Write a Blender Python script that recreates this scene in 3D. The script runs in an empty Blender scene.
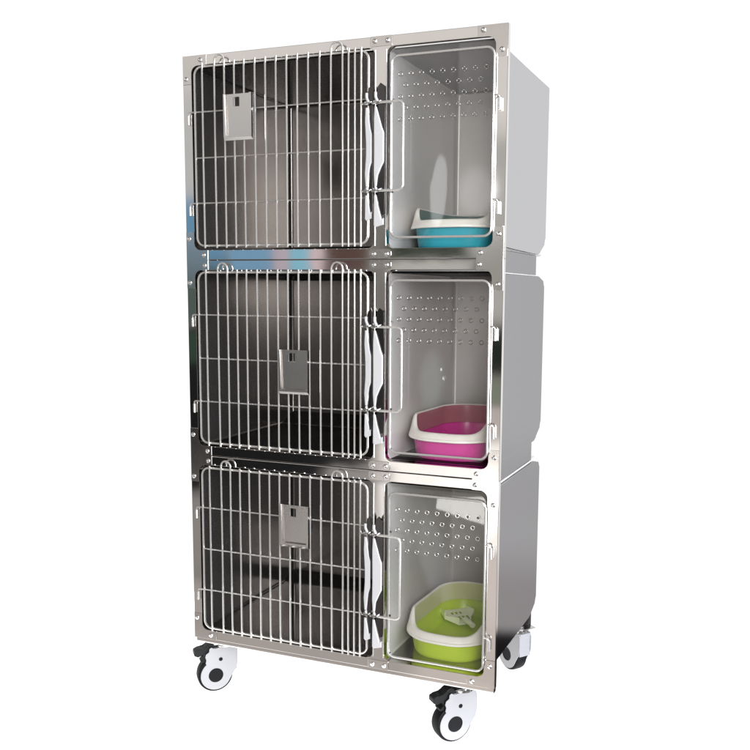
import bpy, bmesh, math, random
from mathutils import Vector, Matrix
random.seed(4)
scene = bpy.context.scene
COL = scene.collection
R = math.radians

# ------------------------------------------------------------------ materials
def new_mat(name):
    m = bpy.data.materials.new(name); m.use_nodes = True
    nt = m.node_tree
    return m, nt, nt.nodes['Principled BSDF']

def metal(name, color, rough=.25, metallic=1.0, scratch=(60, 60, 3), bump=.02, rvar=.08, wavy=0.0, blotch=.08, streak=False):
    m, nt, b = new_mat(name)
    N, L = nt.nodes, nt.links
    tc = N.new('ShaderNodeTexCoord')
    mp = N.new('ShaderNodeMapping'); mp.inputs['Scale'].default_value = scratch
    L.new(tc.outputs['Object'], mp.inputs['Vector'])
    n = N.new('ShaderNodeTexNoise'); n.inputs['Scale'].default_value = 8; n.inputs['Detail'].default_value = 6
    L.new(mp.outputs[0], n.inputs['Vector'])
    n2 = N.new('ShaderNodeTexNoise'); n2.inputs['Scale'].default_value = 5; n2.inputs['Detail'].default_value = 3
    L.new(tc.outputs['Object'], n2.inputs['Vector'])
    mr = N.new('ShaderNodeMapRange'); mr.inputs['To Min'].default_value = max(.01, rough-rvar); mr.inputs['To Max'].default_value = rough+rvar
    L.new(n.outputs['Fac'], mr.inputs['Value']); L.new(mr.outputs[0], b.inputs['Roughness'])
    mc = N.new('ShaderNodeMix'); mc.data_type = 'RGBA'
    mc.inputs['A'].default_value = tuple(c*(1-blotch) for c in color)+(1,)
    mc.inputs['B'].default_value = tuple(min(1, c*(1+blotch)) for c in color)+(1,)
    L.new((n if streak else n2).outputs['Fac'], mc.inputs['Factor']); L.new(mc.outputs['Result'], b.inputs['Base Color'])
    b.inputs['Metallic'].default_value = metallic
    bp = N.new('ShaderNodeBump'); bp.inputs['Strength'].default_value = bump; bp.inputs['Distance'].default_value = .002
    L.new(n.outputs['Fac'], bp.inputs['Height'])
    if wavy:
        n3 = N.new('ShaderNodeTexNoise'); n3.inputs['Scale'].default_value = 7; n3.inputs['Detail'].default_value = 1
        L.new(tc.outputs['Object'], n3.inputs['Vector'])
        b2 = N.new('ShaderNodeBump'); b2.inputs['Strength'].default_value = wavy; b2.inputs['Distance'].default_value = .01
        L.new(n3.outputs['Fac'], b2.inputs['Height']); L.new(bp.outputs[0], b2.inputs['Normal'])
        L.new(b2.outputs[0], b.inputs['Normal'])
    else:
        L.new(bp.outputs[0], b.inputs['Normal'])
    return m

def plastic(name, color, rough=.35, var=.06, trans=0, sss=0):
    m, nt, b = new_mat(name)
    N, L = nt.nodes, nt.links
    tc = N.new('ShaderNodeTexCoord')
    n = N.new('ShaderNodeTexNoise'); n.inputs['Scale'].default_value = 14; n.inputs['Detail'].default_value = 5
    L.new(tc.outputs['Object'], n.inputs['Vector'])
    mc = N.new('ShaderNodeMix'); mc.data_type = 'RGBA'
    mc.inputs['A'].default_value = tuple(c*(1-var) for c in color)+(1,)
    mc.inputs['B'].default_value = tuple(min(1, c*(1+var)) for c in color)+(1,)
    L.new(n.outputs['Fac'], mc.inputs['Factor']); L.new(mc.outputs['Result'], b.inputs['Base Color'])
    mr = N.new('ShaderNodeMapRange'); mr.inputs['To Min'].default_value = rough-.06; mr.inputs['To Max'].default_value = rough+.08
    L.new(n.outputs['Fac'], mr.inputs['Value']); L.new(mr.outputs[0], b.inputs['Roughness'])
    if max(color) < .02: b.inputs['Specular IOR Level'].default_value = .15
    return m

M = {}
M['frame'] = metal('polished_stainless', (.74, .72, .70), .05, bump=.002, rvar=.02, wavy=.03, scratch=(3, 60, 60))
M['gusset'] = metal('satin_stainless_plate', (.70, .675, .65), .15, bump=.01, rvar=.04, wavy=.03)
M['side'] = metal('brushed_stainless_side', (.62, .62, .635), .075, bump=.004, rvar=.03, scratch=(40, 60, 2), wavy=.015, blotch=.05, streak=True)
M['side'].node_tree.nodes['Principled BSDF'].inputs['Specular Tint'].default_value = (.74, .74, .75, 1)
M['side_mid'] = metal('brushed_stainless_side_dim_reflection', (.51, .51, .52), .075, bump=.004, rvar=.03, scratch=(40, 60, 2), wavy=.015, blotch=.05, streak=True)  # same side steel, dimmer reflection of the lower tiers put into the colour
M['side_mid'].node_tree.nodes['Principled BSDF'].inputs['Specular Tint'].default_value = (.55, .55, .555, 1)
M['inner_shaded'] = metal('cage_interior_steel_shaded', (.175, .163, .155), .17, metallic=.82, bump=0, rvar=.03, wavy=.02, scratch=(50, 50, 3))
M['inner_lit'] = metal('cage_interior_steel_lit', (.70, .675, .66), .34, metallic=.22, bump=.003, rvar=.08, wavy=.02, scratch=(50, 50, 3))  # same interior steel, brighter light of the clear-door cages put into its colour
M['wire'] = metal('polished_wire', (.76, .74, .71), .17, metallic=.75, bump=0, rvar=0, blotch=.03)
M['darkwire'] = metal('dull_wire', (.62, .60, .58), .28, metallic=.75, bump=0)
M['chrome'] = metal('dark_chrome', (.09, .085, .085), .14, bump=.01)
M['bracket'] = metal('latch_steel', (.55, .54, .53), .15, bump=.01)
M['screw'] = metal('screw_steel', (.88, .87, .86), .16, bump=0)
M['card'] = metal('card_holder_steel', (.72, .70, .68), .22, bump=0, rvar=.02, wavy=.02)
M['white'] = plastic('white_enamel', (.33, .33, .34), .22, .02)
M['latch_white'] = plastic('latch_bright_reflection', (.50, .50, .51), .25, .02)  # polished steel latch, its bright reflection put in as white
M['white_dull'] = plastic('white_nylon', (.30, .30, .32), .38, .03)
M['black'] = plastic('black_rubber', (.004, .004, .005), .55, .2)
M['dark_plastic'] = plastic('dark_grey_plastic', (.010, .011, .011), .42, .2)
M['blue'] = plastic('turquoise_plastic', (.045, .40, .50), .28)
M['pink'] = plastic('magenta_plastic', (.70, .045, .34), .28)
M['green'] = plastic('lime_plastic', (.55, .72, .05), .30)
M['cream'] = plastic('cream_plastic', (.88, .84, .77), .32, .03)
M['cream_green'] = plastic('pale_green_cream_plastic', (.90, .91, .74), .36, .05)

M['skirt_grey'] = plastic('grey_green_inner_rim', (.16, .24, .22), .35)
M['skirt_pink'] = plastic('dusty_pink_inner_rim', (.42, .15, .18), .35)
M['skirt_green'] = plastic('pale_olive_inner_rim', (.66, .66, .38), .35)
# clear acrylic
m = bpy.data.materials.new('clear_acrylic'); m.use_nodes = True
nt = m.node_tree; nt.nodes.clear()
o_ = nt.nodes.new('ShaderNodeOutputMaterial'); mx = nt.nodes.new('ShaderNodeMixShader')
tr = nt.nodes.new('ShaderNodeBsdfTransparent'); tr.inputs['Color'].default_value = (.97, .975, .975, 1)
gl = nt.nodes.new('ShaderNodeBsdfGlossy'); gl.inputs['Roughness'].default_value = .015
fr = nt.nodes.new('ShaderNodeFresnel'); fr.inputs['IOR'].default_value = 1.49
tc = nt.nodes.new('ShaderNodeTexCoord'); nn = nt.nodes.new('ShaderNodeTexNoise'); nn.inputs['Scale'].default_value = 6
bb = nt.nodes.new('ShaderNodeBump'); bb.inputs['Strength'].default_value = .012; bb.inputs['Distance'].default_value = .01
nt.links.new(tc.outputs['Object'], nn.inputs['Vector']); nt.links.new(nn.outputs['Fac'], bb.inputs['Height'])
nt.links.new(bb.outputs[0], gl.inputs['Normal'])
ml = nt.nodes.new('ShaderNodeMath'); ml.operation = 'MULTIPLY'; ml.inputs[1].default_value = .6
nt.links.new(fr.outputs[0], ml.inputs[0]); nt.links.new(ml.outputs[0], mx.inputs['Fac']); nt.links.new(tr.outputs[0], mx.inputs[1]); nt.links.new(gl.outputs[0], mx.inputs[2])
nt.links.new(mx.outputs[0], o_.inputs['Surface'])
M['acrylic'] = m
M['hole_edge'] = metal('hole_rim_glint', (.36, .35, .34), .12, bump=0)  # rings added to imitate bright refraction around the acrylic holes

# white floor with an added glow that washes out contact shadows
m, nt, b = new_mat('glowing_white_floor')
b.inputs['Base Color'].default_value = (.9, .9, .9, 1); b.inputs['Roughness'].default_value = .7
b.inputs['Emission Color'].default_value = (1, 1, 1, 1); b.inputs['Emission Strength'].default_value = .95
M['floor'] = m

# ------------------------------------------------------------------ object helpers
def link_mesh(name, bm, mat, parent=None, root=None, smooth=True, mats=None):
    me = bpy.data.meshes.new(name)
    bmesh.ops.recalc_face_normals(bm, faces=bm.faces[:])
    bm.to_mesh(me); bm.free()
    for mm in (mats or [mat]): me.materials.append(mm)
    return link_me(name, me, parent, smooth)

WORLD = {}
def link_me(name, me, parent=None, smooth=True):
    o = bpy.data.objects.new(name, me)
    COL.objects.link(o)
    if smooth:
        for p in me.polygons: p.use_smooth = True
        try: me.set_sharp_from_angle(angle=R(38))
        except Exception: pass
        if name in ('housing', 'cage_liner'):
            for p in me.polygons:
                if p.area > .008: p.use_smooth = False
        if len(me.polygons) < 4000 and name in ('spacer', 'base_tray', 'bottom_lip', 'front_frame', 'corner_plate', 'card_holder', 'fork', 'fork_bridge', 'caster', 'housing_cover', 'brake_pedal', 'latch', 'latch_tail', 'latch_cam', 'mullion_edge'):
            wn = o.modifiers.new('weighted', 'WEIGHTED_NORMAL'); wn.keep_sharp = True
    adopt(o, parent)
    return o

def adopt(o, parent, W=None):
    """keep o at world matrix W (default identity) under parent"""
    W = W or Matrix.Identity(4)
    if parent is not None:
        o.parent = parent
        o.matrix_basis = WORLD[parent.name].inverted() @ W
    else:
        o.matrix_basis = W
    WORLD[o.name] = W

def thing(name, label, cat, loc, group=None):
    o = bpy.data.objects.new(name, None); COL.objects.link(o)
    o.empty_display_size = .1
    o['label'] = label; o['category'] = cat
    if group: o['group'] = group
    adopt(o, None, Matrix.Translation(loc))
    return o

def tube(bm, pts, r, seg=8, closed=False, cap=True):
    pts = [Vector(p) for p in pts]
    n = len(pts); rings = []
    prev_n = None
    for i in range(n):
        if closed: t = (pts[(i+1) % n]-pts[i-1]).normalized()
        elif i == 0: t = (pts[1]-pts[0]).normalized()
        elif i == n-1: t = (pts[-1]-pts[-2]).normalized()
        else: t = ((pts[i+1]-pts[i]).normalized()+(pts[i]-pts[i-1]).normalized()).normalized()
        if prev_n is None:
            a = Vector((0, 1, 0)) if abs(t.y) < .9 else Vector((1, 0, 0))
            nn_ = (a-t*a.dot(t)).normalized()
        else:
            nn_ = (prev_n-t*prev_n.dot(t)).normalized()
        prev_n = nn_; bn = t.cross(nn_)
        rings.append([bm.verts.new(pts[i]+(nn_*math.cos(2*math.pi*k/seg)+bn*math.sin(2*math.pi*k/seg))*r) for k in range(seg)])
    m_ = n if closed else n-1
    for i in range(m_):
        A, B = rings[i], rings[(i+1) % n]
        for k in range(seg):
            bm.faces.new((A[k], A[(k+1) % seg], B[(k+1) % seg], B[k]))
    if not closed and cap:
        bm.faces.new(rings[0][::-1]); bm.faces.new(rings[-1])

def rrect(x0, x1, z0, z1, r, n=6):
    out = []
    for cx, cz, a0 in ((x1-r, z1-r, 0), (x0+r, z1-r, 90), (x0+r, z0+r, 180), (x1-r, z0+r, 270)):
        for k in range(n+1):
            a = R(a0+90*k/n); out.append((cx+r*math.cos(a), cz+r*math.sin(a)))
    return out

def fillet(pts, r, n=5):
    """round the inner corners of an open 3D polyline"""
    pts = [Vector(p) for p in pts]; out = [pts[0]]
    for i in range(1, len(pts)-1):
        a, b, c = pts[i-1], pts[i], pts[i+1]
        d1 = (a-b).normalized(); d2 = (c-b).normalized()
        rr = min(r, (a-b).length*.49, (c-b).length*.49)
        p, q = b+d1*rr, b+d2*rr
        for k in range(n+1):
            t = k/n
            out.append(p*(1-t)**2+b*2*t*(1-t)+q*t*t)
    out.append(pts[-1]); return out

def box(bm, x0, x1, y0, y1, z0, z1, bev=0, seg=2):
    v = [bm.verts.new((x, y, z)) for x in (x0, x1) for y in (y0, y1) for z in (z0, z1)]
    f = [(0, 1, 3, 2), (4, 6, 7, 5), (0, 4, 5, 1), (2, 3, 7, 6), (0, 2, 6, 4), (1, 5, 7, 3)]
    fs = [bm.faces.new([v[i] for i in q]) for q in f]
    if bev:
        es = list({e for q in fs for e in q.edges})
        bmesh.ops.bevel(bm, geom=es, offset=bev, segments=seg, affect='EDGES', profile=.5)

def plate(name, outlines, y0, y1, mat, parent, bev=.001, W=None, extra=None, mats=None):
    """flat plate in the XZ plane (first outline outside, the rest holes), from y0 (front) to y1 (back)"""
    cu = bpy.data.curves.new(name, 'CURVE'); cu.dimensions = '2D'; cu.fill_mode = 'BOTH'
    for ol in outlines:
        sp = cu.splines.new('POLY'); sp.points.add(len(ol)-1)
        for i, (x, z) in enumerate(ol): sp.points[i].co = (x, z, 0, 1)
        sp.use_cyclic_u = True
    b_ = min(bev, (y1-y0)*.45)
    cu.extrude = (y1-y0)/2-b_; cu.bevel_depth = b_; cu.bevel_resolution = 1 if bev < .002 else 3; cu.offset = -b_
    t = bpy.data.objects.new('tmp', cu); COL.objects.link(t)
    dg = bpy.context.evaluated_depsgraph_get(); dg.update()
    me = bpy.data.meshes.new_from_object(t.evaluated_get(dg))
    bpy.data.objects.remove(t); bpy.data.curves.remove(cu)
    me.name = name
    me.transform(Matrix(((1, 0, 0, 0), (0, 0, -1, (y0+y1)/2), (0, 1, 0, 0), (0, 0, 0, 1))))
    me.materials.clear()
    for mm in (mats or [mat]): me.materials.append(mm)
    if extra:
        bm = bmesh.new(); bm.from_mesh(me); extra(bm); bm.to_mesh(me); bm.free()
    o = link_me(name, me, parent)
    if W: adopt(o, parent, W)
    return o

def circle(cx, cz, r, n=20): return [(cx+r*math.cos(2*math.pi*k/n), cz+r*math.sin(2*math.pi*k/n)) for k in range(n)]

# ------------------------------------------------------------------ dimensions (metres)
FZ = -.232                                # floor height
LINES = [2.2014, 1.4707, .7372, .0099]    # tier boundaries on the front frame
XW = 1.22; XL0, XL1, XR0, XR1 = .037, .762, .807, 1.181
DEP = .738

# ------------------------------------------------------------------ the setting
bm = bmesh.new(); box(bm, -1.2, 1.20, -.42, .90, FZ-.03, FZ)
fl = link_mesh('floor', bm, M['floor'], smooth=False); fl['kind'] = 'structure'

# ------------------------------------------------------------------ the cage bank
cage = thing('pet_cage', 'tall three-tier stainless steel pet cage cabinet with barred and clear doors on four casters', 'pet cage', (.6, .37, FZ))

# shared screw mesh
def screw_mesh():
    bm = bmesh.new()
    prof = [(.0086, 0), (.0086, .0012), (.0072, .003), (.0036, .0042), (.0016, .0044), (.0014, .0034)]
    rings = []
    for r_, h in prof:
        rings.append([bm.verts.new((r_*math.cos(2*math.pi*k/14), -h, r_*math.sin(2*math.pi*k/14))) for k in range(14)])
    for a, b2 in zip(rings, rings[1:]):
        for k in range(14): bm.faces.new((a[k], a[(k+1) % 14], b2[(k+1) % 14], b2[k]))
    bm.faces.new(rings[-1])
    bmesh.ops.recalc_face_normals(bm, faces=bm.faces[:])
    me = bpy.data.meshes.new('screw'); bm.to_mesh(me); bm.free()
    me.materials.append(M['screw'])
    for p in me.polygons: p.use_smooth = True
    return me
SCREW = screw_mesh()
def screw(x, z, y, parent):
    o = bpy.data.objects.new('screw', SCREW); COL.objects.link(o)
    adopt(o, parent, Matrix.Translation((x, y, z)))

frames = []
for i in range(3):
    zt, zb = LINES[i]-.0012, LINES[i+1]+.0012
    ot, ob = LINES[i]-.036, LINES[i+1]+.037
    outl = [[(0, zb), (XW, zb), (XW, zt), (0, zt)],
            rrect(XL0, XL1, ob, ot, .026), rrect(XR0, XR1, ob, ot, .026)]
    frames.append(plate('front_frame', outl, 0, .022, M['frame'], cage, .0016))

# folded stile strips either side of the mullion (bright edges)
for i in range(3):
    zt, zb = LINES[i]-.045, LINES[i+1]+.045
    for xa, xb in ((.7625, .7665), (.8030, .8068)):
        bm = bmesh.new(); box(bm, xa, xb, -.003, 0.004, zb, zt, .001, 1)
        link_mesh('mullion_edge', bm, M['wire'], frames[i])

# gusset plates (raised 2 mm) and screws
YG = -.0022
def gusset(ol, parent): plate('corner_plate', [ol], YG, .001, M['gusset'], parent, .0006)
def corner(cx, cz, sx, sz):
    a, w, r = .100, .036, .026
    wx = .0365 if cx == 0 else .039
    p = [(0, 0), (a, 0), (a, w), (wx+r, w)]
    for k in range(1, 5):
        t = R(90*k/5); p.append((wx+r-r*math.sin(t), w+r-r*math.cos(t)))
    p += [(wx, w+r), (wx, a), (0, a)]
    e = .0012
    return [(cx+sx*(e+x), cz+sz*(e+z)) for x, z in p]
gusset(corner(0, LINES[0], 1, -1), frames[0]); gusset(corner(XW, LINES[0], -1, -1), frames[0])
gusset(corner(0, LINES[3], 1, 1), frames[2]); gusset(corner(XW, LINES[3], -1, 1), frames[2])
for zl, zs, f in ((LINES[0], -1, frames[0]), (LINES[3], 1, frames[2])):
    for x, dz in ((.014, .082), (.076, .018), (.762, .016), (.808, .017), (1.138, .016), (1.2, .080)):
        screw(x, zl+zs*dz, YG, f)
    gusset(rrect(.745, .825, zl+(.001 if zs > 0 else -.034), zl+(.034 if zs > 0 else -.001), .004, 3), f)
for j in (1, 2):
    zl = LINES[j]; f = frames[j]
    for sx, cx in ((1, 0), (-1, XW)):
        wx, r, w, a, h = (.0365 if cx == 0 else .039), .026, .0368, .094, .103
        right = []
        for s in (1, -1):
            seg = [(a, s*w), (wx+r, s*w)]
            for k in range(1, 5):
                t = R(90*k/5); seg.append((wx+r-r*math.sin(t), s*(w+r-r*math.cos(t))))
            seg += [(wx, s*(w+r)), (wx, s*h), (.001, s*h)]
            right += seg if s == 1 else seg[::-1]
        gusset([(cx+sx*x, zl+z) for x, z in right], f)
        for x, z in ((.0135, .078), (.0135, -.083), (.076, .0185), (.079, -.0195)):
            screw(cx+sx*x if sx > 0 else XW-(x+.005 if x < .05 else x+.004), zl+z, YG, f)
    gusset(rrect(.744, .826, zl+.002, zl+.035, .013, 4), f)
    gusset(rrect(.744, .826, zl-.035, zl-.002, .013, 4), f)
    for x in (.761, .809):
        for z in (.0175, -.0195): screw(x, zl+z, YG, f)
# return lip under the bottom rail
bm = bmesh.new(); box(bm, .004, XW-.004, .006, .03, LINES[3]-.019, LINES[3]+.0005, .002, 2)
link_mesh('bottom_lip', bm, M['frame'], frames[2])

# tier housings: outer shell + liners
def housing(i):
    zt, zb = LINES[i]-.0445, LINES[i+1]+.0385
    if i == 2: zb = .047
    x0, x1 = .035, 1.184
    cb = .05 if i < 2 else .035
    prof = [(.02, zb), (.635, zb), (DEP, zb+cb), (DEP, zt-(.004 if i == 0 else .022)), (DEP-(.004 if i == 0 else .10), zt), (.02, zt)]
    P = [Vector((0, y, z)) for y, z in prof]
    pr = [P[0]]
    pr = fillet(P, .018, 5)
    bm = bmesh.new()
    L_ = [bm.verts.new((x0, p.y, p.z)) for p in pr]; R_ = [bm.verts.new((x1, p.y, p.z)) for p in pr]
    n = len(pr)
    sides = []
    for k in range(n-1): bm.faces.new((L_[k], L_[k+1], R_[k+1], R_[k]))
    fl_, fr_ = bm.faces.new(L_), bm.faces.new(R_[::-1])
    es = [e for e in list(fr_.edges)+list(fl_.edges) if not all(abs(v.co.y-.02) < 1e-5 for v in e.verts)]
    bmesh.ops.bevel(bm, geom=es, offset=.007, segments=3, affect='EDGES', profile=.5)
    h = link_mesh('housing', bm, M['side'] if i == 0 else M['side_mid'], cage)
    # liners, open at the front
    for nm, a, b2, mat in (('cage_liner', XL0+.001, XL1-.001, M['inner_shaded']), ('cage_liner', XR0+.001, XR1-.002, M['inner_lit'])):
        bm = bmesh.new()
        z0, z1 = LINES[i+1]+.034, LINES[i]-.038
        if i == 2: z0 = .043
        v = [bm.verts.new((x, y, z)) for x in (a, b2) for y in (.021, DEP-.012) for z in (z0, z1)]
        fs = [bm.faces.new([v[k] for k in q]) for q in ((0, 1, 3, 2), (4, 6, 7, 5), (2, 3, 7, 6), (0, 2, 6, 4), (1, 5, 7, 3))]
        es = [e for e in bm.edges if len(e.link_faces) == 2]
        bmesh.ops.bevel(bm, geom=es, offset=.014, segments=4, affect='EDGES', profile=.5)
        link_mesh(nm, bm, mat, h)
    return h
hs = [housing(i) for i in range(3)]
for j in (1, 2):
    bm = bmesh.new(); box(bm, .04, 1.174, .03, .634, LINES[j]-.041, LINES[j]+.0345, .002, 2)
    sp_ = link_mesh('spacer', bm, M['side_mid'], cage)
    for za, zb_ in ((-.0465, -.0412), (.0347, .0392)):  # black strips standing in for the shadow lines along each spacer
        bm = bmesh.new(); box(bm, .05, 1.166, .04, .624, LINES[j]+za, LINES[j]+zb_, .0005, 1)
        link_mesh('shadow_strip', bm, M['black'], sp_)
bm = bmesh.new(); box(bm, .05, 1.10, .03, .70, .004, .0466, .003, 2)
link_mesh('base_tray', bm, M['chrome'], cage)

# ------------------------------------------------------------------ barred doors
BX = [.094, .145, .186, .227, .267, .311, .353, .395, .437, .479, .521, .565, .608, .651, .674, .697, .720]
HZ = [.201, .363, .525]
cards = [(.190, .308, 1.890, 2.049), (.404, .524, .994, 1.152), (.404, .523, .430, .587)]
for i in range(3):
    T = LINES[i]; B = LINES[i+1]
    zt, zb = T-.045, B+.052
    bm = bmesh.new()
    tube(bm, [(x, -.010, z) for x, z in rrect(.056, .744, zb, zt, .030, 6)], .0040, 8, closed=True)
    door = link_mesh('barred_door', bm, M['wire'], cage)
    for k, x in enumerate(BX):
        jit = random.uniform(-.0012, .0012)
        if k in (1, 12): continue
        bm = bmesh.new()
        if k in (2, 13):
            xa = BX[k-1]; rr = (x-xa)/2
            pts = [(xa, -.0175, zb-.009), (xa+jit, -.0178, (zt+zb)/2), (xa, -.0175, T-.033)]
            pts += [(xa+rr-rr*math.cos(R(a)), -.0175, T-.033+rr*1.05*math.sin(R(a))) for a in range(18, 180, 18)]
            pts += [(x, -.0175, T-.033), (x-jit, -.0178, (zt+zb)/2), (x, -.0175, zb-.009)]
            tube(bm, pts, .0034, 8)
        else:
            tube(bm, [(x, -.0175, zb-.009), (x+jit, -.0178, zb+.3), (x, -.0175, zt+.010)], .0034, 8)
        link_mesh('bar', bm, M['wire'], door)
    for k, dz in enumerate(HZ):
        z = T-dz
        bm = bmesh.new()
        if k == 1: pts = [(.056, -.004, z), (.744, -.004, z)]
        else: pts = fillet([(.0265, -.0085, z-.040), (.0265, -.0085, z), (.10, -.0045, z), (.765, -.0045, z)], .007, 4)
        tube(bm, pts, .0027, 8)
        link_mesh('cross_wire', bm, M['darkwire'], door)
        if k != 1:
            bm = bmesh.new(); tube(bm, [(.0265, -.0085, z-.044), (.0265, -.0085, z-.012)], .0045, 10)
            link_mesh('hinge', bm, M['wire'], door)
    # card holder
    x0, x1, z0, z1 = cards[i]
    w, h = x1-x0, z1-z0
    hole = [(x0+.31*w, z1-.27*h), (x0+.53*w, z1-.27*h), (x0+.53*w, z1-.07*h), (x0+.31*w, z1-.07*h)]
    def lips(bm, x0=x0, x1=x1, z0=z0, z1=z1):
        yb, yf = -.026, -.035
        # bottom pocket lip: slanted fold and short upright
        def quad(pts):
            vs = [bm.verts.new(p) for p in pts]; bm.faces.new(vs)
        quad([(x0, yb, z0), (x1, yb, z0), (x1-.003, yf, z0+.009), (x0+.003, yf, z0+.009)])
        quad([(x0+.003, yf, z0+.009), (x1-.003, yf, z0+.009), (x1-.011, yf, z0+.017), (x0+.011, yf, z0+.017)])
        quad([(x1, yb, z0), (x1, yb, z1), (x1-.002, yf, z1), (x1-.002, yf, z0+.009)])
        quad([(x1-.002, yf, z0+.009), (x1-.002, yf, z1), (x1-.011, yf, z1), (x1-.011, yf, z0+.017)])
        quad([(x0, yb, z0), (x0, yb, z1), (x0+.001, yf, z1), (x0+.002, yf, z0+.009)])
        quad([(x0+.002, yf, z0+.009), (x0+.001, yf, z1), (x0+.006, yf, z1), (x0+.011, yf, z0+.017)])
    plate('card_holder', [[(x0, z0), (x1, z0), (x1, z1), (x0, z1)], hole], -.0262, -.0245, M['card'], door, .0003, extra=lips)

# ------------------------------------------------------------------ latches
def latch(i, side, door):
    T = LINES[i]
    zu, zl = T-.221-(.008 if i == 1 else 0), T-.506-(.010 if i == 1 else 0)
    if i == 2: zl = T-.516
    top, bot = zu+.052, zl-.098
    if side == 'L': x0, wm, y = .741, .024, -.024
    else: x0, wm, y = .776, .036, -.030
    bot -= .022 if side == 'R' else 0
    z = lambda a: zl+(zu-zl)*a
    mid = [(x0+.002, z(.05)), (x0+.010, z(.05)), (x0+.014, z(.17)), (x0+.75*wm, z(.27)), (x0+wm, z(.33)), (x0+wm, z(.66)), (x0+.8*wm, z(.72)), (x0+.011, z(.93)), (x0+.009, z(.955)), (x0+.001, z(.955)),
           (x0-.001, z(.8)), (x0+.003*(side == 'L'), z(.55)), (x0+.003*(side == 'L'), z(.4)), (x0-.001, z(.2))]
    def stud(bm):
        for zz in (zu, zl):
            tube(bm, [(x0+.004, y-.007, zz+.012), (x0+.004, y-.007, zz-.012)], .0045, 10)
    L1 = plate('latch', [mid], y-.009, y-.001, M['latch_white'], door, .0036)
    low = [(x0+.001, zl-.014), (x0+.009, zl-.014), (x0+.016, zl-.05), (x0+.8*wm, bot+.026), (x0+wm, bot+.03), (x0+wm, bot+.008), (x0+.006, bot), (x0, bot+.006)]
    plate('latch_tail', [low], y-.009, y-.001, M['latch_white'], L1, .0030)
    bm = bmesh.new()
    tube(bm, [(x0+.013, y-.004, zu+.002), (x0+.006, y-.004, zu+.014), (x0+.004, y-.004, zu+.020), (x0+.004, y-.004, zu+.034)], .0050, 10)
    link_mesh('latch_knuckle', bm, M['latch_white'], L1)
    bm = bmesh.new(); tube(bm, [(x0+.005, y-.004, zl+.012), (x0+.011, y-.004, zl-.004)], .0045, 10)
    link_mesh('latch_knuckle', bm, M['latch_white'], L1)
    # dark steel cams behind, the latch bar's dark reflection put into their colour
    up = [(x0+.010, zu-.004), (x0+.004, zu+.03), (x0+.010, top), (x0+.020, top+.012), (x0+wm+.001, top), (x0+wm+.003, zu-.03), (x0+wm+.002, z(.68)), (x0+.8*wm, z(.66)), (x0+.012, z(.9))]
    dn = [(x0+.010, zl+.010), (x0+.014, z(.22)), (x0+.7*wm, z(.37)), (x0+wm+.001, z(.38)), (x0+wm+.003, zl-.01), (x0+wm+.001, zl-.075), (x0+.7*wm, zl-.082), (x0+.012, zl-.03)]
    plate('latch_cam', [up], y-.001, y+.007, M['chrome'], L1, .0018)
    plate('latch_cam', [dn], y-.001, y+.007, M['chrome'], L1, .0018)
    bm = bmesh.new()
    for zz in (zu, zl):
        bm = bmesh.new(); tube(bm, fillet([(x0-.022, -.012, zz+.006), (x0-.006, y-.008, zz-.002), (x0+.012, y-.011, zz-.001), (x0+.022, y-.006, zz+.004), (x0+.028, y+.01, zz+.010)], .006, 4), .0035, 8)
        link_mesh('latch_hook', bm, M['bracket'], L1)
        bm = bmesh.new(); tube(bm, [(x0+.004, y-.012, zz+.001), (x0+.004, y+.012, zz+.001)], .0055, 10)
        link_mesh('pivot_pin', bm, M['bracket'], L1)
    return zu, zl

# ------------------------------------------------------------------ clear doors
doors = [o for o in cage.children if o.name.startswith('barred_door')]
for i in range(3):
    T = LINES[i]; B = LINES[i+1]
    zt, zb = T-.0715, B+.0715-(.010 if i == 2 else 0)
    bm = bmesh.new()
    tube(bm, [(x, -.012, z) for x, z in rrect(.828, 1.179, zb, zt, .026, 6)], .0040, 8, closed=True)
    door = link_mesh('clear_door', bm, M['wire'], cage)
    holes = []
    for rr in range(5):
        zz = T-.130-.036*rr
        for c in range(9 if rr % 2 == 0 else 8):
            holes.append((.858+.0367*c+(.0183 if rr % 2 else 0), zz))
    def rings(bm, holes=holes):
        nf = len(bm.faces)
        for hx, hz in holes:
            tube(bm, [(hx+.0066*math.cos(2*math.pi*k/16), -.0075, hz+.0066*math.sin(2*math.pi*k/16)) for k in range(16)], .0013, 7, closed=True)
        bm.faces.ensure_lookup_table()
        for f in bm.faces[nf:]: f.material_index = 1
        for f in bm.faces[:nf]: f.material_index = 0
    plate('acrylic_panel', [rrect(.816, 1.178, zb-.012, zt+.022, .03)]+[circle(x, z, .0064, 14) for x, z in holes], -.0072, -.0042, None, door, .0003,
          extra=rings, mats=[M['acrylic'], M['hole_edge']])
    for cx, cz in ((.836, zt-.14), (.835, zb+.012), (.835, zb+.15)):
        bm = bmesh.new(); tube(bm, [(cx, -.013, cz+.004), (cx, -.013, cz-.003)], .0026, 8)
        link_mesh('panel_rivet', bm, M['chrome'], door)
    zu, zl = latch(i, 'R', door); latch(i, 'L', doors[i])
    bm = bmesh.new()
    tube(bm, fillet([(.782, -.030, zu), (.80, -.036, zu), (.880, -.036, zu), (.880, -.036, zl), (.80, -.036, zl), (.782, -.030, zl)], .020, 6), .0046, 10)
    link_mesh('handle', bm, M['wire'], door)
    for dz in (.230, .553):
        z = T-dz
        bm = bmesh.new(); tube(bm, fillet([(1.177, -.012, z+.010), (1.192, -.016, z+.010), (1.199, -.013, z+.004), (1.199, -.011, z-.012)], .005, 4), .0028, 8)
        link_mesh('hinge_hook', bm, M['wire'], door)
        bm = bmesh.new(); tube(bm, [(1.199, -.011, z+.002), (1.199, -.011, z-.036)], .0056, 12)
        link_mesh('hinge', bm, M['wire'], door)

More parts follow.
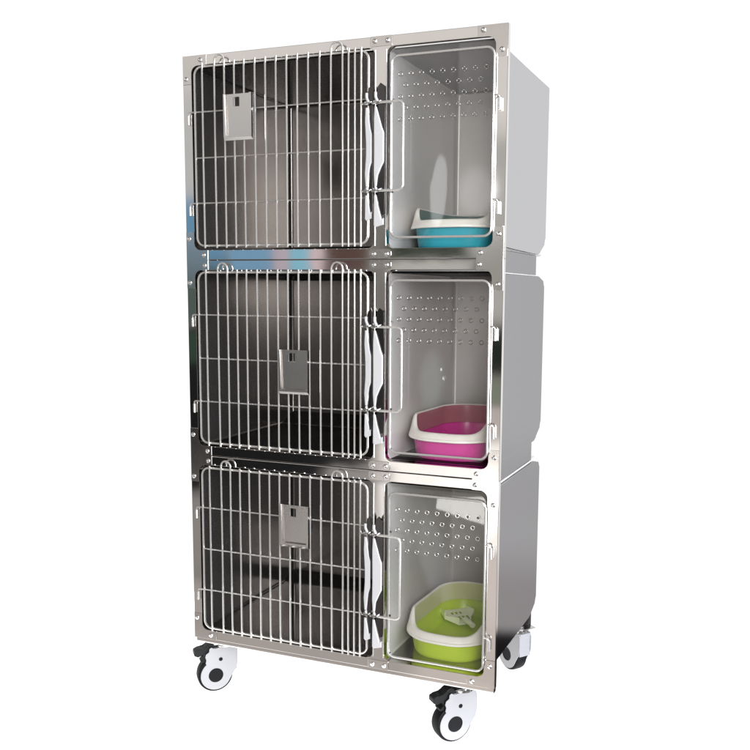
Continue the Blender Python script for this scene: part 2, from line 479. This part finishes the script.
# ------------------------------------------------------------------ casters
def lathe_y(bm, prof, cx, cz, n=36):
    """prof: list of (radius, y)"""
    rs = []
    for r_, y in prof:
        rs.append([bm.verts.new((cx+r_*math.cos(2*math.pi*k/n), y, cz+r_*math.sin(2*math.pi*k/n))) for k in range(n)])
    for a, b2 in zip(rs, rs[1:]):
        for k in range(n): bm.faces.new((a[k], a[(k+1) % n], b2[(k+1) % n], b2[k]))
    bm.faces.new(rs[0]); bm.faces.new(rs[-1][::-1])

RW = .070
def caster(x, y, ang):
    """local frame: wheel axis along -y (its face looks to -y), hub at origin, swivel axis at +x"""
    W = Matrix.Translation((x, y, FZ+RW)) @ Matrix.Rotation(ang, 4, 'Z')
    def put(name, bm, mat, par):
        o = link_mesh(name, bm, mat, None); adopt(o, par, W); return o
    # housing cover (both sides)
    ol = []
    for a in range(128, 338, 7): ol.append((.0600*math.cos(R(a)), .0600*math.sin(R(a))))
    ol += [(.062, -.012), (.078, .014), (.086, .034), (.088, .052), (.088, .094), (.082, .112), (.014, .112), (-.004, .108), (-.016, .116), (-.024, .112), (-.026, .098), (-.038, .090), (-.041, .078), (-.037, .066), (-.040, .054)]
    c = None
    for (ya, yb) in ((-.0305, -.0270), (.0270, .0305)):
        o = plate('caster', [ol], ya, yb, M['white'], cage, .0018, W=W) if c is None else plate('housing_cover', [ol], ya, yb, M['white'], c, .0018, W=W)
        c = c or o
    def rbox(name, *a, mat=M['white_dull']):
        bm = bmesh.new(); box(bm, *a, .003, 2); put(name, bm, mat, c)
    rbox('fork', .046, .0855, -.0269, .0269, .012, .110)
    rbox('fork_bridge', -.008, .0455, -.0269, .0269, .090, .1105)
    bm = bmesh.new(); lathe_y(bm, [(.050, -.0262), (.062, -.0258), (.068, -.0230), (RW, -.015), (RW, .015), (.068, .0230), (.062, .0258), (.050, .0262)], 0, 0)
    put('tyre', bm, M['black'], c)
    bm = bmesh.new(); lathe_y(bm, [(.0290, -.0308), (.0284, -.0318), (.023, -.0312), (.0215, -.0306), (.0213, .0306), (.0290, .0308)], 0, 0)
    put('hub', bm, M['black'], c)
    bm = bmesh.new(); lathe_y(bm, [(.0078, -.0308), (.0074, -.0316), (.003, -.0310), (.003, .0306), (.0078, .0308)], .020, .064, 20)
    put('axle_cap', bm, M['black'], c)
    bm = bmesh.new()
    n = 28; prof = [(.038, .1108), (.040, .113), (.040, .119), (.038, .121), (.028, .1215), (.028, .130)]
    ra = [[bm.verts.new((.042+rr*math.cos(2*math.pi*k/n), rr*math.sin(2*math.pi*k/n), zz)) for k in range(n)] for rr, zz in prof]
    for a, b2 in zip(ra, ra[1:]):
        for k in range(n): bm.faces.new((a[k], a[(k+1) % n], b2[(k+1) % n], b2[k]))
    bm.faces.new(ra[0]); bm.faces.new(ra[-1])
    put('swivel_bearing', bm, M['bracket'], c)
    rbox('mounting_plate', -.010, .094, -.046, .046, .1302, .134, mat=M['bracket'])
    rbox('mounting_block', .002, .082, -.032, .032, .1342, .200, mat=M['chrome'])
    # brake pedal
    bm = bmesh.new()
    prof = [(.010, .114), (-.012, .134), (-.030, .126), (-.044, .110), (-.066, .112), (-.082, .104), (-.082, .086), (-.066, .078), (-.050, .086), (-.038, .094), (-.040, .070), (-.058, .062), (-.056, .052), (-.034, .054), (-.014, .080)]
    A = [bm.verts.new((px, -.0205, pz)) for px, pz in prof]; Bv = [bm.verts.new((px, .0205, pz)) for px, pz in prof]
    for k in range(len(prof)): bm.faces.new((A[k], A[(k+1) % len(prof)], Bv[(k+1) % len(prof)], Bv[k]))
    bm.faces.new(A); bm.faces.new(Bv[::-1])
    bmesh.ops.bevel(bm, geom=bm.edges[:], offset=.003, segments=2, affect='EDGES', profile=.5)
    put('brake_pedal', bm, M['dark_plastic'], c)
    return c
caster(.035, .079, R(44))
caster(1.046, .059, R(46))
caster(1.088, .740, R(-38))
caster(.080, .640, R(44))

# ------------------------------------------------------------------ litter trays
def tray_outline(hw, hl, rf, rb, n=9):
    """rounded rectangle, local: x across, y depth (front is -y)"""
    pts = []
    for cx, cy, a0, r_ in ((hw-rb, hl-rb, 0, rb), (-hw+rb, hl-rb, 90, rb), (-hw+rf, -hl+rf, 180, rf), (hw-rf, -hl+rf, 270, rf)):
        for k in range(n+1):
            a = R(a0+90*k/n); pts.append((cx+r_*math.cos(a), cy+r_*math.sin(a)))
    # subdivide long straights, bow the front slightly
    out = []
    for k in range(len(pts)):
        p, q = pts[k], pts[(k+1) % len(pts)]
        out.append(p)
        d = math.dist(p, q)
        m_ = int(d/.02)
        for j in range(1, m_): out.append((p[0]+(q[0]-p[0])*j/m_, p[1]+(q[1]-p[1])*j/m_))
    return [(x, y-(.026*max(0, 1-(x/hw)**2) if y < -hl*.45 else 0)) for x, y in out]

def ring_loft(bm, rings, mi=0, close_first=False, close_last=False):
    vs = [[bm.verts.new(p) for p in r_] for r_ in rings]
    n = len(vs[0])
    for a, b2 in zip(vs, vs[1:]):
        for k in range(n):
            f = bm.faces.new((a[k], a[(k+1) % n], b2[(k+1) % n], b2[k])); f.material_index = mi
    if close_first: bm.faces.new(vs[0][::-1])
    if close_last: bm.faces.new(vs[-1])

def tray(name, label, loc, rot, mat, cream, skirt):
    t = thing(name, label, 'litter tray', (0, 0, 0), 'litter trays in the clear-door cages')
    W = Matrix.Translation(loc) @ Matrix.Rotation(rot, 4, 'Z')
    adopt(t, None, W)
    HW, HL = .158, .228
    base = tray_outline(HW, HL, .115, .120, 14)
    def off(d, zf):
        out = []
        for x, y in base:
            l = math.hypot(x/HW, y/HL)
            nx, ny = x/HW, y/HL
            # approximate outward normal of a superellipse
            gx, gy = (abs(nx)**3)*math.copysign(1, nx)/HW, (abs(ny)**3)*math.copysign(1, ny)/HL
            g = math.hypot(gx, gy) or 1
            z = zf(x, y) if callable(zf) else zf
            out.append((x+gx/g*d, y+gy/g*d, z))
        return out
    def H(x, y):
        s = min(1, max(0, (y+HL+.005)/(.12)))
        s = s*s*(3-2*s)
        edge = min(1, max(0, (abs(x)/HW-.66)/.34)); edge = edge*edge*(3-2*edge)
        s = max(s, edge*min(1, .1+max(0, (y+HL)/.085)))
        return .101+.050*s-.010*max(0, (y/HL))*0
    bm = bmesh.new()
    ring_loft(bm, [off(-.022, .0005), off(-.016, .004), off(-.012, .014), off(-.002, .082), off(.000, .086),
                   off(-.004, .086), off(-.016, .018), off(-.024, .010), off(-.034, .008)], close_first=True, close_last=True)
    body = link_mesh('pan', bm, mat, None); adopt(body, t, W)
    bm = bmesh.new()
    h = lambda k, c=0: (lambda x, y: .074+(H(x, y)-.074)*k+c)
    ring_loft(bm, [off(.003, .078), off(.013, .072), off(.0155, .074), off(.0145, .081), off(.010, h(.30)), off(.003, h(.72)), off(-.002, h(.93)), off(-.007, h(1)),
                   off(-.012, h(.99)), off(-.0145, h(.95))])
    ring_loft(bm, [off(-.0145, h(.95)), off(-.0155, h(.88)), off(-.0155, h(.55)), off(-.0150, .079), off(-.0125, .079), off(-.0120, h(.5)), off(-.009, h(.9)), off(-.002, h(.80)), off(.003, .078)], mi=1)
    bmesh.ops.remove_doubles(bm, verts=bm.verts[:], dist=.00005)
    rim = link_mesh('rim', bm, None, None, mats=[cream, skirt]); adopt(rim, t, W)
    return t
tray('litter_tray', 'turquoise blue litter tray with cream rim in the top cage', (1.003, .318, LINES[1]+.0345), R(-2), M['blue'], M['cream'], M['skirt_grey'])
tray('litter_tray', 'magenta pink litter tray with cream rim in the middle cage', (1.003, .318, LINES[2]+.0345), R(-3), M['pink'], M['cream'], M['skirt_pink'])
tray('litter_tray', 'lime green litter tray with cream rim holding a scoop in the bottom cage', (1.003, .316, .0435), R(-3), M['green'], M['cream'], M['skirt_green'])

# scoop
sc = thing('litter_scoop', 'pale slotted plastic litter scoop lying inside the lime green tray', 'scoop', (0, 0, 0))
W = Matrix.Translation((.945, .440, .0435+.032)) @ Matrix.Rotation(R(40), 4, 'Z') @ Matrix.Rotation(R(8), 4, 'X') @ Matrix.Scale(1.3, 4)
adopt(sc, None, W)
slots = []
for r_, (n_, y0, y1) in enumerate(((3, .018, .036), (5, -.016, .008))):
    for k in range(n_):
        x = (k-(n_-1)/2)*.0135
        slots.append([(x-.0040, y0), (x+.0040, y0), (x+.0040, y1), (x-.0040, y1)])
ol = [(-.044, .050), (.044, .050), (.047, 0), (.018, -.044), (-.018, -.044), (-.047, 0)]
Wp = W @ Matrix.Rotation(R(-90), 4, 'X')
def scoop_walls(bm):
    for a, b2 in (((-.044, .050), (-.047, 0)), ((-.047, 0), (-.018, -.044)), ((.044, .050), (.047, 0)), ((.047, 0), (.018, -.044))):
        d = Vector((b2[0]-a[0], 0, b2[1]-a[1])).normalized(); nrm = Vector((d.z, 0, -d.x))*.0012
        vs = []
        for off_ in (nrm, -nrm):
            for p, hh in ((a, -.010), (b2, -.022), (b2, .0), (a, .0)):
                vs.append(bm.verts.new(Vector((p[0], hh-.001, p[1]))+off_))
        for q in ((0, 1, 2, 3), (7, 6, 5, 4), (0, 4, 5, 1), (3, 2, 6, 7), (1, 5, 6, 2), (0, 3, 7, 4)): bm.faces.new([vs[i] for i in q])
bl = plate('blade', [ol]+slots, -.0015, .0015, M['cream_green'], None, .0003, extra=scoop_walls)
# plate is in XZ; turn so its -y side looks up
Wp = W @ Matrix.Rotation(R(-90), 4, 'X')
adopt(bl, sc, Wp)
bm = bmesh.new()
tube(bm, [(0, -.012, -.040), (0, -.020, -.055), (0, -.026, -.085), (0, -.028, -.105)], .0085, 10)
hd = link_mesh('handle', bm, M['cream_green'], None); adopt(hd, sc, Wp)

# ------------------------------------------------------------------ world: studio / room environment, a function of direction only
w = bpy.data.worlds.new('World'); scene.world = w; w.use_nodes = True
nt = w.node_tree; nt.nodes.clear(); N, L = nt.nodes, nt.links
out = N.new('ShaderNodeOutputWorld'); bg = N.new('ShaderNodeBackground'); L.new(bg.outputs[0], out.inputs['Surface'])
bg.inputs['Strength'].default_value = 1
tc = N.new('ShaderNodeTexCoord'); sep = N.new('ShaderNodeSeparateXYZ'); L.new(tc.outputs['Generated'], sep.inputs[0])
def mth(op, a, b=None, c=None, clamp=False):
    n = N.new('ShaderNodeMath'); n.operation = op; n.use_clamp = clamp
    for k, v in enumerate((a, b, c)):
        if v is None: continue
        if isinstance(v, (int, float)): n.inputs[k].default_value = v
        else: L.new(v, n.inputs[k])
    return n.outputs[0]
az = mth('MULTIPLY', mth('ARCTAN2', sep.outputs['X'], sep.outputs['Y']), 180/math.pi)
el = mth('MULTIPLY', mth('ARCSINE', sep.outputs['Z']), 180/math.pi)
def ramp(v, lo, hi):      # smooth 0..1 from lo to hi
    n = N.new('ShaderNodeMapRange'); n.interpolation_type = 'SMOOTHSTEP'
    n.inputs['From Min'].default_value = lo; n.inputs['From Max'].default_value = hi
    L.new(v, n.inputs['Value']); return n.outputs[0]
def band(v, lo, hi, s):
    a = ramp(v, lo-s/2, lo+s/2); b_ = ramp(v, hi-s/2, hi+s/2)
    return mth('SUBTRACT', a, b_, clamp=True)
cur = None
def lay(color, mask):
    global cur
    n = N.new('ShaderNodeMix'); n.data_type = 'RGBA'
    if isinstance(mask, (int, float)): n.inputs['Factor'].default_value = mask
    else: L.new(mask, n.inputs['Factor'])
    if cur is None: n.inputs['A'].default_value = (1.05, 1.05, 1.05, 1)
    else: L.new(cur, n.inputs['A'])
    n.inputs['B'].default_value = (*color, 1)
    cur = n.outputs['Result']
def patch(color, a0, a1, e0, e1, s=1.0, se=None, k=1.0):
    m_ = mth('MULTIPLY', band(az, a0, a1, s), band(el, e0, e1, se or s))
    if k != 1: m_ = mth('MULTIPLY', m_, k)
    lay(color, m_)
def ell(color, a0, e0, ra, re, tilt=0, s=.25, k=1.0):
    da = mth('SUBTRACT', az, a0); de = mth('SUBTRACT', el, e0)
    if tilt: da = mth('ADD', da, mth('MULTIPLY', de, tilt))
    d = mth('ADD', mth('POWER', mth('ABSOLUTE', mth('DIVIDE', da, ra)), 2), mth('POWER', mth('ABSOLUTE', mth('DIVIDE', de, re)), 2))
    m_ = mth('SUBTRACT', 1, ramp(d, 1-s, 1+s))
    lay(color, mth('MULTIPLY', m_, k) if k != 1 else m_)
# everything behind the photographer (|az| > 100): a room
back = mth('SUBTRACT', 1, band(az, -90, 75, 24), clamp=True)
lay((.24, .225, .21), back)
# upper part of the room, pale
patch((.86, .82, .79), -172, -128, 8.5, 18, 3, 4)
patch((.62, .62, .62), -150, -140, 3, 12, 3, 3)
# bright area added on the right to light the cats' side
patch((1.7, 1.75, 1.85), 99, 152, -16, 42, 10)
patch((10.5, 10.9, 11.7), 98, 124, -16, 42, 6)
# forward right floor and wall tone, seen in the side panels
patch((.92, .90, .90), 5, 62, -15.5, -10, 9, 4)
patch((.72, .67, .66), 5, 62, -22.5, -16.5, 9, 5)
patch((.02, .018, .018), 5, 62, -60, -21.2, 9, .9)
# what the polished front frame looks at
patch((.52, .51, .49), -167, -160.5, -2, 9.5, 2, 2)
patch((.16, .34, .52), -147, -143, .2, 5.5, .8, 2)
patch((.10, .13, .12), -149.4, -142, -2, 1.6, .8, 1)
patch((.015, .015, .016), -156, -140, -13, -2.2, 2, 1)
patch((.04, .07, .05), -147, -141, -4.5, -2.6, 1, .5)
patch((.22, .42, .62), -149.9, -147.2, .9, 4, .3, .7)
patch((.62, .50, .56), -151.0, -149.9, .9, 4, .3, .7)
patch((.25, .62, .80), -152.1, -151.0, .9, 4, .3, .7)
patch((.80, .62, .64), -153.0, -152.1, .9, 4, .3, .7)
patch((.12, .07, .06), -155.6, -153.2, 1.2, 4, .4, .7)
patch((.035, .05, .035), -162.2, -157.2, 2.1, 3.6, .5, .2)
patch((.62, .61, .58), -162.2, -157.2, .8, 2.0, .5, .3)
patch((.12, .15, .11), -166, -162.5, .9, 2.4, .6, .9)
patch((.015, .02, .015), -168, -162.5, -5.2, -2.4, .8, .5)
patch((.22, .26, .2), -168, -162.5, -6.9, -5.6, .8, .6)
patch((.60, .54, .52), -168, -162, -9.2, -7.2, .8, .6)
patch((1.35, 1.30, 1.25), -170, -156.5, -16.5, -9.4, 1.6, .8)
patch((.40, .38, .37), -157.5, -153, -12.2, -11.2, 1.2, .5)
patch((.78, .71, .67), -170, -156, -21.5, -16.6, 2, 1)
patch((.32, .30, .29), -156, -140, -17.5, -12.6, 2, 1)
patch((.48, .44, .415), -160, -140, -29, -18, 2, 1.5)
patch((.72, .65, .61), -172, -159, -29, -21, 2, 1)
# bright shapes added to give the glints mirrored in the clear doors
elt = mth('SUBTRACT', el, mth('MULTIPLY', mth('ADD', az, 162), .30))
lay((15, 14.6, 14), mth('MULTIPLY', band(az, -163.9, -160.4, .1), mth('MULTIPLY', ramp(elt, -14.35, -14.2), mth('SUBTRACT', 1, ramp(el, -13.1, -12.9)))))
ell((5.5, 5.6, 5.7), -160.25, 6.3, .5, 2.1, .05)
ell((3.0, 3.0, 3.0), -162.6, 6.3, 1.05, 1.4, 0, .7)
ell((1.6, 2.0, 1.9), -160.0, -5.6, .75, 1.7, .0, .9)
for a_, e_ in ((-160.6, -4.9), (-160.75, -5.5)):
    ell((16, 16, 16), a_, e_, .06, .12)
ell((2.0, 2.0, 2.0), -160.3, -17.0, .95, 2.4, -.25, .6)
ell((1.0, .95, .95), -161.8, -5.6, .9, 1.5, .2, .95)
L.new(cur, bg.inputs['Color'])

# ------------------------------------------------------------------ camera
yaw, pit, rol = R(21.5773569), R(6.98845557), R(.49249204)
cy, sy, cp, sp, cr, sr = math.cos(yaw), math.sin(yaw), math.cos(pit), math.sin(pit), math.cos(rol), math.sin(rol)
f = Vector((-sy*cp, cy*cp, -sp)); r0 = Vector((cy, sy, 0)); u0 = r0.cross(f)
rr = r0*cr+u0*sr; uu = -r0*sr+u0*cr
cam = bpy.data.cameras.new('camera'); co = bpy.data.objects.new('camera', cam); COL.objects.link(co)
mw = Matrix(((rr.x, uu.x, -f.x, 2.00827358), (rr.y, uu.y, -f.y, -2.82819161), (rr.z, uu.z, -f.z, 1.35926754), (0, 0, 0, 1)))
co.matrix_world = mw
cam.sensor_width = 36; cam.lens = 36*893.28316/750
cam.shift_x = -32.62444683/750; cam.shift_y = 26.83862688/750
cam.clip_start = .05; cam.clip_end = 200
scene.camera = co

# unseen soft fill added up and right of the camera, brightens the cages
la = bpy.data.lights.new('added_fill', 'AREA'); la.shape = 'RECTANGLE'; la.size = 1.2; la.size_y = 1.6; la.energy = 115; la.color = (1, .98, .96)
lo = bpy.data.objects.new('added_fill', la); COL.objects.link(lo)
lo.location = (2.75, -3.2, 1.9)
lo.rotation_euler = (Vector((.9, .3, .9))-Vector(lo.location)).to_track_quat('-Z', 'Y').to_euler()

scene.view_settings.view_transform = 'Standard'; scene.view_settings.look = 'None'
scene.view_settings.exposure = 0; scene.view_settings.gamma = 1
scene.render.engine = 'CYCLES'
scene.cycles.max_bounces = 10; scene.cycles.glossy_bounces = 8; scene.cycles.transparent_max_bounces = 16
scene.cycles.sample_clamp_indirect = 6
